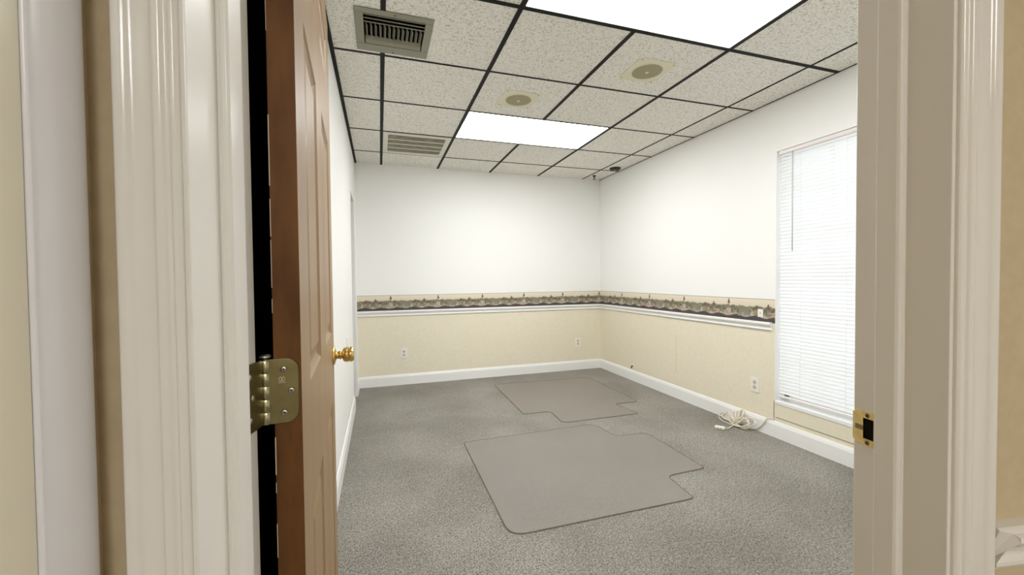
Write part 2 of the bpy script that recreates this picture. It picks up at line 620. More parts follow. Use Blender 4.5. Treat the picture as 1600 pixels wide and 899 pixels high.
struct(b.build('baseboard_back'), 'white baseboard along the far wall', 'baseboard')
b = MB()
b.prism(BB, lambda p, q, y: (R - q, y, p), -4.12, YB, 'trim_white')
struct(b.build('baseboard_right'), 'white baseboard along the right wall', 'baseboard')
b = MB()
b.prism(BB, lambda p, q, y: (L + q, y, p), CL1 + 0.0, LO0, 'trim_white')
b.prism(BB, lambda p, q, y: (L + q, y, p), LO1 + 0.056, YB, 'trim_white')
struct(b.build('baseboard_left'), 'white baseboard along the left wall', 'baseboard')
b = MB()
b.prism(BB, lambda p, q, u: dw(u, -q, p), DW + 0.062, 2.95, 'trim_white')
struct(b.build('baseboard_front'), 'white baseboard beside the doorway inside the room', 'baseboard')


# ------------------------------------------------------------------ wallpaper border (village skyline pattern)
def border_tile(nx=176, ny=58):
    rg = np.random.RandomState(5)
    img = np.zeros((ny, nx, 3))
    sky_a, sky_b = np.array((214, 200, 172.)), np.array((233, 220, 194.))
    for j in range(ny):
        h = j / (ny - 1)                       # 0 bottom, 1 top
        img[j] = sky_a + (sky_b - sky_a) * min(1, max(0, (h - 0.5) * 2.2))

    def px(h):
        return int(h * (ny - 1))

    def blob(cx, h, rw, rh, c):
        for j in range(ny):
            for i in range(-rw - 1, rw + 2):
                if (i / rw) ** 2 + ((j / (ny - 1) - h) / rh) ** 2 < 1 + 0.5 * (rg.rand() - 0.5):
                    img[j, (cx + i) % nx] = np.array(c) + rg.randint(-16, 17)

    def rect(x0, x1, h0, h1, c):
        for j in range(px(h0), px(h1) + 1):
            for i in range(x0, x1):
                img[j, i % nx] = np.array(c) + rg.randint(-9, 10)

    def roof(x0, x1, h0, h1, c):
        cx = (x0 + x1) / 2
        for j in range(px(h0), px(h1) + 1):
            k = 1 - (j - px(h0)) / max(1, px(h1) - px(h0))
            hw = (x1 - x0) / 2 * k + 0.6
            for i in range(int(cx - hw), int(cx + hw) + 1):
                img[j, i % nx] = np.array(c) + rg.randint(-8, 9)
    olive, green, teal = (118, 114, 84), (104, 112, 82), (134, 131, 106)
    for cx in range(0, nx, 6):                 # far tree line
        blob(cx, 0.43 + 0.05 * rg.rand(), 7, 0.17 + 0.05 * rg.rand(), (134, 128, 100))
    for cx in range(132, 176, 5):
        blob(cx, 0.38, 6, 0.15, teal)
    for (cx, h, rw, rh, c) in ((8, .46, 9, .17, olive), (22, .52, 8, .18, green), (32, .50, 8, .16, olive), (70, .48, 8, .14, green),
                               (84, .46, 9, .15, olive), (120, .50, 9, .14, green), (134, .44, 9, .13, olive), (46, .42, 9, .14, green)):
        blob(cx, h, rw, rh, c)
    rect(12, 24, .24, .52, (160, 138, 104)); roof(10, 26, .52, .68, (112, 92, 72))
    rect(28, 38, .24, .50, (176, 156, 120)); roof(26, 40, .50, .64, (126, 96, 76))
    rect(50, 58, .24, .56, (150, 130, 100)); roof(48, 60, .56, .78, (108, 96, 78))
    rect(62, 76, .22, .44, (186, 166, 130)); roof(60, 78, .44, .54, (120, 84, 70))
    rect(88, 98, .24, .42, (150, 136, 108)); roof(86, 100, .42, .52, (104, 98, 84))
    rect(100, 116, .22, .52, (204, 182, 144)); roof(98, 118, .52, .62, (150, 112, 86))
    rect(106, 110, .52, .76, (150, 128, 96)); roof(105, 111, .76, .95, (96, 80, 64))
    rect(124, 136, .24, .42, (160, 146, 116)); roof(122, 138, .42, .50, (116, 90, 74))
    roof(2, 12, .20, .48, (214, 198, 166)); roof(92, 101, .20, .42, (214, 198, 166)); roof(150, 158, .2, .36, (196, 190, 168))
    for _ in range(90):                        # windows, shrubs, people specks
        i, h = rg.randint(0, 140), .22 + .28 * rg.rand()
        c = [(96, 76, 60), (200, 182, 146), (134, 74, 60), (84, 92, 70), (214, 200, 170)][rg.randint(5)]
        rect(i, i + rg.randint(1, 4), h, h + .03, c)
    for i in range(nx):                        # dark shore
        e = px(.20 + .04 * math.sin(i * 2 * math.pi / nx * 3) + .03 * rg.rand())
        for j in range(e):
            img[j, i] = np.array((72, 62, 62)) + rg.randint(-7, 8) + (np.array((22, 2, -4)) if (j > e - 6 and 40 < i < 120) else 0)
    for j in range(px(.20), px(.30)):
        for i in range(136, 176):
            if rg.rand() < 0.6:
                img[j, i] = np.array((146, 144, 126)) + rg.randint(-10, 10)
    g = img.mean(axis=2, keepdims=True)
    img = g + (img - g) * 0.80
    lo_ = img[:px(0.55)]
    img[:px(0.55)] = np.where(lo_ > 150, 150 + (lo_ - 150) * 0.6, lo_)
    img[ny - 2:] = (158, 146, 128)
    return np.clip(img, 0, 255)


BT = border_tile()
mt = mat('village_border', (200, 190, 160), 0.6)
ca = mt.node_tree.nodes.new('ShaderNodeVertexColor')
ca.layer_name = 'print'
mt.node_tree.links.new(ca.outputs['Color'], mt.node_tree.nodes['Principled BSDF'].inputs['Base Color'])


def border(name, s0, s1, fn, label):
    """s runs along the walls, starting from x=0 on the far wall"""
    per = 0.519
    ds = per / 176
    nx = int(math.ceil((s1 - s0) / ds)) + 1
    ny = 58
    h = BORD_T - RAIL_T + 0.004
    s = s0 + np.arange(nx) * (s1 - s0) / (nx - 1)
    vs, cols = [], []
    ci = (np.round(((s - 0.079) % per) / ds).astype(int) + 108) % 176
    lc = np.where(BT / 255 <= 0.04045, BT / 255 / 12.92, ((BT / 255 + 0.055) / 1.055) ** 2.4)
    for j in range(ny):
        z = RAIL_T - 0.004 + h * j / (ny - 1)
        for i in range(nx):
            vs.append(fn(s[i], z))
            cols.append(lc[j, ci[i]])
    fs = [(j * nx + i, j * nx + i + 1, (j + 1) * nx + i + 1, (j + 1) * nx + i) for j in range(ny - 1) for i in range(nx - 1)]
    me = bpy.data.meshes.new(name)
    me.from_pydata(vs, [], fs)
    at = me.color_attributes.new('print', 'FLOAT_COLOR', 'POINT')
    arr = np.ones((len(vs), 4), dtype=np.float32)
    arr[:, :3] = np.array(cols)
    at.data.foreach_set('color', arr.ravel())
    me.materials.append(mt)
    o = bpy.data.objects.new(name, me)
    COL.objects.link(o)
    return struct(o, label, 'wallpaper border')


border('trim_10', L, R, lambda s, z: (s, YB - 0.0012, z), 'village scene wallpaper border on the far wall')
border('trim_11', R, R + (YB - WY1) - 0.002, lambda s, z: (R - 0.0012, YB - (s - R), z), 'village scene wallpaper border on the right wall')

# ------------------------------------------------------------------ ceiling
b = MB()
rows = [(-4 + r) * T for r in range(-3, 6)]
xs = [L - WT] + [c * T for c in range(5)] + [R + WT]
VENT = (-0.092, 0.202, -2.194, -1.930)
far_light = ((T, 3 * T), (-2 * T, -T))
near_light = ((T, 3 * T), (-5 * T, -4 * T))
ys = [YF] + [v for v in rows if v > YF] + [YB + WT]


def in_light(x, y):
    for (a, bb), (c, d) in (far_light, near_light):
        if a < x < bb and c < y < d:
            return True
    return False


for i in range(len(xs) - 1):
    for j in range(len(ys) - 1):
        cx, cyy = (xs[i] + xs[i + 1]) / 2, (ys[j] + ys[j + 1]) / 2
        if in_light(cx, cyy):
            continue
        x0, x1, y0, y1 = xs[i] + 0.002, xs[i + 1] - 0.002, ys[j] + 0.002, ys[j + 1] - 0.002
        hx0, hx1, hy0, hy1 = VENT
        if x0 < hx1 and x1 > hx0 and y0 < hy1 and y1 > hy0:
            ax, bx_ = max(x0, hx0), min(x1, hx1)
            parts = [(x0, ax, y0, y1), (bx_, x1, y0, y1), (ax, bx_, y0, hy0), (ax, bx_, hy1, y1)]
        else:
            parts = [(x0, x1, y0, y1)]
        for (p0, p1, q0, q1) in parts:
            if p1 - p0 > 0.003 and q1 - q0 > 0.003:
                b.box((p0, q0, H), (p1, q1, H + 0.016), 'tile')
b.box((L - WT, YF, H + 0.09), (R + WT, YB + WT, H + 0.13), 'black_paint')
ceil = struct(b.build('ceiling'), 'suspended ceiling of pitted white tiles in a black grid', 'ceiling')
b = MB()
for c in range(5):
    spans = [(YF, YB)] if c not in (0, 2) else [(YF, VENT[2]), (VENT[3], YB)] if c == 0 else [(YF, -5 * T), (-4 * T, -2 * T), (-T, YB)]
    for (ya, yb_) in spans:
        hw = 0.007 if c == 4 else 0.012
        b.box((c * T - hw, ya, H - 0.003), (c * T + hw, yb_, H + 0.03), 'black_paint')
b.box((L, YF, H - 0.003), (L + 0.022, YB, H + 0.02), 'black_paint')
b.box((R - 0.010, YF, H - 0.002), (R, YB, H + 0.02), 'black_paint')
for r in ys[1:-1]:
    hw = 0.012 if r < -3.9 * T else 0.0075
    b.box((L, r - hw, H - 0.0026), (R, r + hw, H + 0.028), 'black_paint')
b.build('ceiling_grid', ceil)


def ceiling_light(xr, yr, label, em):
    t = empty('ceiling_light', ((xr[0] + xr[1]) / 2, (yr[0] + yr[1]) / 2, H))
    tag(t, label, 'light', 'fluorescent panels set in the ceiling')
    a, bb, c, d = xr[0] + 0.012, xr[1] - 0.012, yr[0] + 0.009, yr[1] - 0.009
    fr = MB()
    for (x0, y0, x1, y1) in ((a, c, bb, c + 0.006), (a, d - 0.006, bb, d), (a, c, a + 0.006, d), (bb - 0.006, c, bb, d)):
        fr.box((x0, y0, H - 0.001), (x1, y1, H + 0.08), 'vent_white')
    fr.build('frame', t)
    df = MB()
    df.box((a + 0.006, c + 0.006, H + 0.002), (bb - 0.006, d - 0.006, H + 0.006), em)
    df.build('diffuser', t)
    return t


ceiling_light(*far_light, 'smaller looking bright white light panel further into the ceiling', 'diffuser')
ceiling_light(*near_light, 'large bright white light panel cut by the top edge of the picture', 'diffuser')
# hall light (behind the viewpoint)
t = empty('hall_light', dw(0.7, 2.6, H))
tag(t, 'light panel in the hallway ceiling behind the viewpoint', 'light')
b = MB()
b.box((0.45, 1.9, H - 0.02), (1.05, 3.1, H - 0.012), 'hall_diffuser', dw)
b.build('diffuser', t)
b = MB()
for (u0, t0, u1, t1) in ((0.42, 1.87, 1.08, 1.9), (0.42, 3.1, 1.08, 3.13), (0.42, 1.9, 0.45, 3.1), (1.05, 1.9, 1.08, 3.1)):
    b.box((u0, t0, H - 0.025), (u1, t1, H), 'vent_white', dw)
b.build('frame', t)

# supply register, top left
t = empty('ceiling_vent', (0.05, -2.05, H))
tag(t, 'grey metal air register with curved fins at the top left', 'vent')
x0, x1, y0, y1 = -0.131, 0.238, -2.232, -1.862
ix0, ix1, iy0, iy1 = -0.090, 0.200, -2.192, -1.932
zb = H - 0.005
b = MB()
for (a0, c0, a1, c1) in ((x0, y0, x1, iy0), (x0, iy1, x1, y1), (x0, iy0, ix0, iy1), (ix1, iy0, x1, iy1)):
    b.box((a0, c0, zb), (a1, c1, H), 'vent_grey')
b.build('frame', t, bevel=0.003)
b = MB()
b.box((ix0 - 0.004, iy0 - 0.004, H + 0.075), (ix1 + 0.004, iy1 + 0.004, H + 0.08), 'hollow_shade')
for (a0, c0, a1, c1) in ((ix0 - 0.003, iy0 - 0.003, ix1 + 0.003, iy0 - 0.001), (ix0 - 0.003, iy1 + 0.001, ix1 + 0.003, iy1 + 0.003),
                         (ix0 - 0.003, iy0, ix0 - 0.001, iy1), (ix1 + 0.001, iy0, ix1 + 0.003, iy1)):
    b.box((a0, c0, H + 0.001), (a1, c1, H + 0.075), 'hollow_shade')
b.build('duct_opening', t)
for k in range(3):
    b = MB()
    yy = iy0 + 0.008 + k * 0.029
    b.prism([(0, -0.002), (0.017, 0.004), (0.016, 0.0055), (0, -0.0002)], lambda p, q, x, yy=yy: (x, yy + p, H + q), ix0, ix1, 'vent_grey')
    b.build('slat', t)
for k in range(13):
    b = MB()
    xx = ix0 + 0.006 + k * (ix1 - ix0 - 0.012) / 12.6
    b.prism([(0, 0.020), (0.010, -0.002), (0.0115, -0.001), (0.0015, 0.021)], lambda p, q, y, xx=xx: (xx + p, y, H + q), iy0 + 0.097, iy1 - 0.050, 'vent_grey')
    b.build('fin', t)
b = MB()
b.prism([(0, 0.012), (0.016, 0.0), (0.046, -0.004), (0.046, -0.001), (0.018, 0.003), (0, 0.015)], lambda p, q, x: (x, iy1 - 0.050 + p, H + q), ix0 + 0.004, ix1 - 0.004, 'vent_grey')
b.build('deflector', t, bevel=0.001)
for xx, yy in ((0.055, y0 + 0.018), (0.055, y1 - 0.018)):
    b = MB()
    b.lathe([(0.004, 0), (0.004, 0.0015), (0.002, 0.0022), (0, 0.0022)], (xx, yy, zb), (0, 0, -1), 'slot', 12)
    b.build('screw', t)

# return grille, further back
t = empty('air_grille', (0.305, -0.305, H))
tag(t, 'white return air grille with dusty filter beside the far light', 'grille')
x0, x1, y0, y1 = 0.014, 0.596, -0.598, -0.013
ix0, ix1, iy0, iy1 = 0.055, 0.552, -0.548, -0.075
b = MB()
for (a0, c0, a1, c1) in ((x0, y0, x1, iy0), (x0, iy1, x1, y1), (x0, iy0, ix0, iy1), (ix1, iy0, x1, iy1)):
    b.box((a0, c0, H - 0.006), (a1, c1, H + 0.0), 'vent_white')
b.build('frame', t, bevel=0.0015)
for k in range(1, 4):
    b = MB()
    yy = iy0 + (iy1 - iy0) * k / 4
    b.box((ix0, yy - 0.007, H - 0.007), (ix1, yy + 0.007, H - 0.001), 'vent_white')
    b.build('bar', t)
b = MB()
b.box((ix0, iy0, H - 0.0022), (ix1, iy1, H - 0.0005), 'filter')
b.build('filter', t)


def speaker(cx, cyy, label, first=None):
    if first is not None:
        t = copy_tree(first)
        t.location = (cx, cyy, H)
        t['label'] = label
        return t
    t = empty('ceiling_speaker', (cx, cyy, H))
    tag(t, label, 'speaker', 'square ceiling speakers')
    hs, rr = 0.127, 0.088
    n = 48
    b = MB()
    out, inn, rim, rim2 = [], [], [], []
    for i in range(n):
        a = 2 * math.pi * (i + 0.5) / n
        c, s_ = math.cos(a), math.sin(a)
        kk = hs / max(abs(c), abs(s_))
        out.append((cx + c * kk, cyy + s_ * kk))
        inn.append((cx + c * rr, cyy + s_ * rr))
        rim.append((cx + c * (rr + 0.012), cyy + s_ * (rr + 0.012)))
        rim2.append((cx + c * (rr + 0.006), cyy + s_ * (rr + 0.006)))
    b.loft([[(x, y, H) for x, y in out], [(x, y, H - 0.003) for x, y in out], [(x, y, H - 0.003) for x, y in rim],
            [(x, y, H - 0.008) for x, y in rim2], [(x, y, H - 0.004) for x, y in inn]], 'speaker_plate', caps=False)
    b.build('plate', t)
    b = MB()
    b.lathe([(0, 0.0005), (0.05, 0.0015), (rr, 0.0045), (rr, 0.0)], (cx, cyy, H - 0.0055), (0, 0, 1), 'speaker_mesh', 48)
    b.build('grille', t)
    b = MB()
    b.lathe([(0, 0), (0.006, 0.0), (0.011, -0.0015), (0.011, -0.003)], (cx, cyy, H - 0.0075), (0, 0, 1), 'speaker_plate', 16)
    b.build('badge', t)
    for sx in (-1, 1):
        for sy in (-1, 1):
            b = MB()
            b.lathe([(0, 0.0015), (0.0035, 0.001), (0.004, 0)], (cx + sx * 0.108, cyy + sy * 0.108, H - 0.003), (0, 0, -1), 'slot', 10)
            b.build('screw', t)
    return t


sp1 = speaker(0.912, -1.505, 'square cream ceiling speaker just in front of the far light panel')
speaker(1.535, -2.108, 'square cream ceiling speaker nearer the big light panel', sp1)

t = empty('smoke_detector', (2.560, -0.115, H))
tag(t, 'small dark round detector on the ceiling above the far right corner', 'detector')
b = MB()
b.lathe([(0.0, 0), (0.062, 0), (0.064, 0.010), (0.056, 0.018), (0.046, 0.026), (0.0, 0.027)], (2.560, -0.115, H), (0, 0, -1), 'detector', 32)
b.build('housing', t)
t2 = MB()
t2.lathe([(0.0, 0), (0.012, 0.0), (0.011, 0.003), (0, 0.003)], (2.545, -0.13, H - 0.027), (0, 0, -1), 'slot_grey', 16)
t2.build('sensor_cap', t)
t = empty('fire_sprinkler', (2.50, 0.26, H))
tag(t, 'tiny dark sprinkler head hanging near the far right ceiling corner', 'sprinkler')
b = MB()
b.lathe([(0, 0), (0.022, 0), (0.020, 0.006), (0.009, 0.012), (0.007, 0.030), (0, 0.03)], (2.50, 0.26, H), (0, 0, -1), 'detector', 16)
b.build('body', t)
b = MB()
b.lathe([(0, 0), (0.016, 0.0), (0.016, 0.002), (0, 0.002)], (2.50, 0.26, H - 0.044), (0, 0, -1), 'detector', 16)
b.tube([(2.493, 0.26, H - 0.028), (2.490, 0.26, H - 0.038), (2.50, 0.26, H - 0.045)], 0.0018, 'detector', 6)
b.tube([(2.507, 0.26, H - 0.028), (2.510, 0.26, H - 0.038), (2.50, 0.26, H - 0.045)], 0.0018, 'detector', 6)
b.build('deflector', t)


# ------------------------------------------------------------------ outlets and plates
def outlet(fn, loc, label):
    """fn(a, d, z): a across, d out of the wall"""
    t = empty('wall_outlet', loc)
    tag(t, label, 'outlet', 'white duplex outlets')
    b = MB()
    b.prism([(-0.0355, -0.0575), (0.0355, -0.0575), (0.0355, 0.0575), (-0.0355, 0.0575)], lambda p, q, d: fn(p, d, q), 0, 0.0055, 'outlet')
    b.build('plate', t, bevel=0.002)
    for s in (-1, 1):
        b = MB()
        zc = s * 0.0195
        oc = [(0.0165 * math.cos(a) * 1.0, zc + 0.0145 * math.sin(a)) for a in [2 * math.pi * i / 20 for i in range(20)]]
        b.prism(oc, lambda p, q, d: fn(p, d, q), 0.004, 0.0075, 'receptacle')
        r_ = b.build('receptacle', t)
        b = MB()
        for dx, hh in ((-0.0065, 0.0045), (0.0065, 0.0035)):
            b.box((dx - 0.0012, 0.0070, zc + 0.002 - hh + 0.002), (dx + 0.0012, 0.0079, zc + 0.002 + hh + 0.002), 'slot', lambda x, y, z: fn(x, y, z))
        b.box((-0.0022, 0.0070, zc - 0.0095), (0.0022, 0.0079, zc - 0.005), 'slot', lambda x, y, z: fn(x, y, z))
        sl = b.build('slot', None)
        sl.parent = r_
    b = MB()
    b.box((-0.0025, 0.005, -0.0025), (0.0025, 0.0065, 0.0025), 'slot_grey', lambda x, y, z: fn(x, y, z))
    b.build('screw', t)
    for o in t.children:
        o.matrix_parent_inverse = Matrix.Identity(4)
    return t


def wall_back_fn(a, d, z):
    return (a, -d, z)


def wall_right_fn(a, d, z):
    return (-d, a, z)


outlet(wall_back_fn, (0.209, YB, 0.349), 'white outlet on the far wall, left one near the door knob')
outlet(wall_back_fn, (2.360, YB, 0.349), 'white outlet on the far wall near the right corner')
outlet(wall_right_fn, (R, -1.855, 0.341), 'white outlet on the right wall beside the window')

b = MB()
b.box((-0.004, -0.0225, -0.030), (0, 0.0225, 0.030), 'outlet')
o = b.build('wall_plate', bevel=0.001)
o.location = (R - 0.0013, -1.902, 0.894)
tag(o, 'small white plate on the village border close to the window', 'plate')
b = MB()
b.box((-0.0055, -0.004, -0.004), (-0.0035, 0.004, 0.004), 'slot_grey')
c = b.build('button')
c.parent = o

t = empty('cable_jack', (R, -0.262, 0.160))
tag(t, 'tiny brown cable stub poking out of the right wall above the baseboard', 'cable jack')
b = MB()
b.lathe([(0.016, 0), (0.016, 0.002), (0, 0.002)], (R, -0.262, 0.170), (-1, 0, 0), 'outlet', 16)
b.build('ring', t)
b = MB()
b.tube([(R, -0.262, 0.168), (R - 0.014, -0.262, 0.166), (R - 0.022, -0.263, 0.155), (R - 0.024, -0.264, 0.138)], 0.006, 'detector', 10)
b.build('cable', t)

# light switch seen edge-on on the left wall
t = empty('light_switch', (L, -1.02, 1.12))
tag(t, 'white switch plate seen edge-on on the left wall past the knob', 'switch')
b = MB()
b.box((L, -1.056, 0.64), (L + 0.006, -0.985, 0.755), 'outlet')
b.build('plate', t, bevel=0.002)
b = MB()
b.box((L + 0.004, -1.026, 0.685), (L + 0.014, -1.015, 0.705), 'outlet')
b.build('toggle', t)

# ------------------------------------------------------------------ window and blind
t = empty('window_1', (R + 0.1, (WY0 + WY1) / 2, WZ0))
struct(t, 'tall window in the right wall behind the closed blind', 'window')
b = MB()
fx0, fx1 = R + 0.085, R + 0.125
b.box((fx0, WY0, WZ0), (fx1, WY0 + 0.04, WZ1), 'trim_white')
b.box((fx0, WY1 - 0.04, WZ0), (fx1, WY1, WZ1), 'trim_white')
b.box((fx0, WY0, WZ0), (fx1, WY1, WZ0 + 0.04), 'trim_white')
b.box((fx0, WY0, WZ1 - 0.04), (fx1, WY1, WZ1), 'trim_white')
b.build('window_frame', t)
b = MB()
for z, hw in ((1.765, 0.011), (1.465, 0.011), (1.17, 0.022), (0.87, 0.011), (0.575, 0.011)):
    b.box((fx0 + 0.008, WY0 + 0.04, z - hw), (fx1 - 0.008, WY1 - 0.04, z + hw), 'trim_white')
for y in (WY0 + 0.31, WY1 - 0.31):
    b.box((fx0 + 0.009, y - 0.011, WZ0 + 0.04), (fx1 - 0.009, y + 0.011, WZ1 - 0.04), 'trim_white')
b.build('muntin', t)
b = MB()
b.box((R + 0.103, WY0 + 0.03, WZ0 + 0.03), (R + 0.106, WY1 - 0.03, WZ1 - 0.03), 'glass')
b.build('pane', t)
b = MB()
b.box((R - 0.004, WY0, WZ0 - 0.020), (R + 0.09, WY1 + 0.0, WZ0 + 0.008), 'trim_white')
b.build('window_sill', t, bevel=0.004)
b = MB()   # white reveal lining
b.box((R - 0.002, WY1 - 0.006, WZ0 + 0.008), (R + 0.09, WY1 + 0.001, WZ1), 'trim_white')
b.box((R - 0.002, WY0 - 0.001, WZ0 + 0.008), (R + 0.09, WY0 + 0.006, WZ1), 'trim_white')
b.box((R - 0.002, WY0, WZ1 - 0.003), (R + 0.09, WY1, WZ1 + 0.004), 'trim_white')
b.build('reveal', t)

t = empty('window_blind', (R + 0.03, (WY0 + WY1) / 2, WZ1))
tag(t, 'closed white mini blind glowing with daylight in the window', 'blind')
BX = R + 0.018
by0, by1 = WY0 + 0.012, WY1 - 0.020
b = MB()
b.box((BX - 0.014, by0, WZ1 - 0.030), (BX + 0.014, by1, WZ1 - 0.005), 'blind_rail')
b.build('headrail', t, bevel=0.001)
b = MB()
kk = b.mi('slat')
z = WZ1 - 0.040
zb_ = WZ0 + 0.055
n = int((z - zb_) / 0.0245)
tl = math.radians(60)
for i in range(n):
    zc = z - i * (z - zb_) / n
    pr = []
    for q in (-1, -0.33, 0.33, 1):
        d = q * 0.0155
        bow = 0.0022 * (1 - q * q)
        pr.append((BX + d * math.cos(tl) - bow * math.sin(tl), zc - d * math.sin(tl) * -1 - bow * math.cos(tl)))
    vs0 = [b.bm.verts.new((x, by0 + 0.003, zz)) for x, zz in pr]
    vs1 = [b.bm.verts.new((x, by1 - 0.003, zz)) for x, zz in pr]
    for j in range(3):
        b.face([vs0[j], vs1[j], vs1[j + 1], vs0[j + 1]], kk, True)
b.build('slats', t)
b = MB()
b.box((BX - 0.011, by0, zb_ - 0.022), (BX + 0.011, by1, zb_ - 0.006), 'blind_rail')
b.build('bottom_rail', t, bevel=0.002)
for yy in (by1 - 0.16, by0 + 0.16, (by0 + by1) / 2):
    b = MB()
    b.box((BX - 0.0145, yy - 0.0008, zb_ - 0.006), (BX - 0.0133, yy + 0.0008, WZ1 - 0.03), 'slat')
    b.build('ladder_cord', t)
b = MB()
b.tube([(BX - 0.020, by1 - 0.105, WZ1 - 0.03), (BX - 0.021, by1 - 0.105, 1.7), (BX - 0.021, by1 - 0.106, 1.345)], 0.0035, 'plastic_clear', 8)
b.build('wand', t)

# ------------------------------------------------------------------ chair mats
def rounded(pts):
    """pts: (x, y, radius) corners -> outline"""
    out = []
    n = len(pts)
    for i in range(n):
        p = Vector(pts[i][:2])
        a = Vector(pts[i - 1][:2])
        c = Vector(pts[(i + 1) % n][:2])
        r = pts[i][2]
        d1, d2 = (a - p).normalized(), (c - p).normalized()
        k = r
        p1, p2 = p + d1 * k, p + d2 * k
        for j in range(7):
            s = j / 6
            q = p1 * (1 - s) ** 2 + p * 2 * s * (1 - s) + p2 * s ** 2
            out.append((q.x, q.y))
    return out


def chair_mat(pts, label):
    o_ = rounded(pts)
    b = MB()
    b.poly(o_, 0.0015, 0.0040, 'mat_vinyl')
    o = b.build('chair_mat')
    cx = sum(p[0] for p in o_) / len(o_)
    cyy = sum(p[1] for p in o_) / len(o_)
    tag(o, label, 'chair mat', 'clear vinyl chair mats on the carpet')
    e = MB()
    k = e.mi('mat_edge')
    n = len(o_)
    A, B, C_, D = [], [], [], []
    for i in range(n):
        p = Vector(o_[i]); a = Vector(o_[i - 1]); c = Vector(o_[(i + 1) % n])
        d = (c - a).normalized()
        nn = Vector((d.y, -d.x))
        A.append((p.x + nn.x * 0.002, p.y + nn.y * 0.002, 0.0002))
        B.append((p.x + nn.x * 0.001, p.y + nn.y * 0.001, 0.0042))
        C_.append((p.x - nn.x * 0.004, p.y - nn.y * 0.004, 0.0044))
    e.loft([A, B, C_], 'mat_edge', caps=False)
    e.build('rim', o)
    return o


chair_mat([(0.508, -2.505, 0.09), (1.530, -2.512, 0.03), (1.553, -2.262, 0.05), (1.840, -2.255, 0.03), (1.858, -1.650, 0.07), (1.605, -1.640, 0.05),
           (1.575, -1.352, 0.09), (0.515, -1.378, 0.03)], 'larger nearer clear chair mat with its lip pointing right')
chair_mat([(1.125, -0.948, 0.03), (1.372, -0.956, 0.05), (1.352, -1.255, 0.06), (2.070, -1.262, 0.03), (2.010, -0.962, 0.05), (2.262, -0.965, 0.03),
           (2.278, 0.046, 0.10), (1.145, 0.090, 0.03)], 'farther paler clear chair mat near the far wall')

# ------------------------------------------------------------------ extension cord
random.seed(11)
t = empty('extension_cord', (2.58, -1.73, 0))
tag(t, 'white extension cord bundled in loops on the carpet by the right baseboard', 'cord')
pts = [(2.452, -1.792, 0.012), (2.48, -1.80, 0.010), (2.52, -1.785, 0.010)]
NL = 17
for i in range(NL):
    th = math.radians(random.uniform(25, 155) if i % 3 else random.choice((12, 168)))   # direction of the long axis, fanned up from the tie
    la = random.uniform(0.056, 0.086)
    lb = random.uniform(0.016, 0.036)
    xo = random.uniform(-0.03, 0.035)
    for j in range(16):
        a = 2 * math.pi * j / 16 + math.pi
        p1, p2 = la * (1 + math.cos(a)) * 0.92, lb * math.sin(a)
        oy = -(math.cos(th) * p1 - math.sin(th) * p2) * 1.15
        oz = 0.012 + math.sin(th) * p1 * 0.74 + math.cos(th) * p2
        pts.append((min(2.600 + xo + 0.35 * oz + 0.5 * p2, R - 0.022), -1.745 + oy, max(0.005 + 0.004 * (i % 3), oz)))
pts += [(2.60, -1.80, 0.012), (2.64, -1.84, 0.006), (2.664, -1.88, 0.012), (2.668, -1.92, 0.045), (2.668, -1.955, 0.09), (2.672, -1.972, 0.122),
        (2.684, -1.995, 0.127), (2.688, -2.013, 0.122)]


def smooth_path(p, k=4):
    P = [Vector(q) for q in p]
    out = []
    for i in range(len(P) - 1):
        p0, p1, p2, p3 = P[max(i - 1, 0)], P[i], P[i + 1], P[min(i + 2, len(P) - 1)]
        for j in range(k):
            s = j / k
            out.append(0.5 * ((2 * p1) + (p2 - p0) * s + (2 * p0 - 5 * p1 + 4 * p2 - p3) * s * s + (3 * p1 - p0 - 3 * p2 + p3) * s ** 3))
    out.append(P[-1])
    return out


b = MB()
b.tube(smooth_path(pts, 3), 0.0040, 'cord', 8)
b.build('cable', t)
b = MB()
b.box((-0.034, -0.014, 0.002), (0.034, 0.014, 0.024), 'outlet', lambda x, y, z: (2.428 + x * 0.60 - y * 0.8 * 1, -1.775 - x * 0.8 - y * 0.60, z))
sb = b.build('socket_block', t, bevel=0.004)
b = MB()
for dx in (-0.017, -0.006, 0.008):
    b.box((dx - 0.0015, 0.0135, 0.009), (dx + 0.0015, 0.0146, 0.017), 'slot', lambda x, y, z: (2.428 + x * 0.60 - y * 0.8, -1.775 - x * 0.8 - y * 0.60, z))
sl = b.build('slot')
sl.parent = sb

# ------------------------------------------------------------------ the open door
def polar(deg, r):
    return Vector((CAM.x + math.sin(math.radians(deg)) * r, CAM.y + math.cos(math.radians(deg)) * r, 0))


DWID, DTH, DTOP = 0.885, 0.034, 2.030
N0 = polar(-9.53, 0.645)
aF = math.radians(-5.78)
# far end of the hall-side face
lo, hi = 1.0, 2.2
for _ in range(50):
    mid = (lo + hi) / 2
    if (polar(math.degrees(aF), mid) - N0).length < DWID:
        lo = mid
    else:
        hi = mid
F0 = polar(math.degrees(aF), mid)
DD = (F0 - N0).normalized()
DN = Vector((DD.y, -DD.x, 0))            # face normal, towards the room's middle


def dr(s, d, z):
    """s from the hinge edge, d out of the hall-side face, z up"""
    return N0 + DD * s + DN * d + Vector((0, 0, z))


door = empty('door_1', dr(0, -DTH / 2, 0))
struct(door, 'brown six-panel door standing open at the left', 'door')
b = MB()
REC = 0.007
cols = [(0.118, 0.350), (0.500, 0.760)]
rws = [(0.235, 0.790), (1.006, 1.600), (1.765, 1.918)]
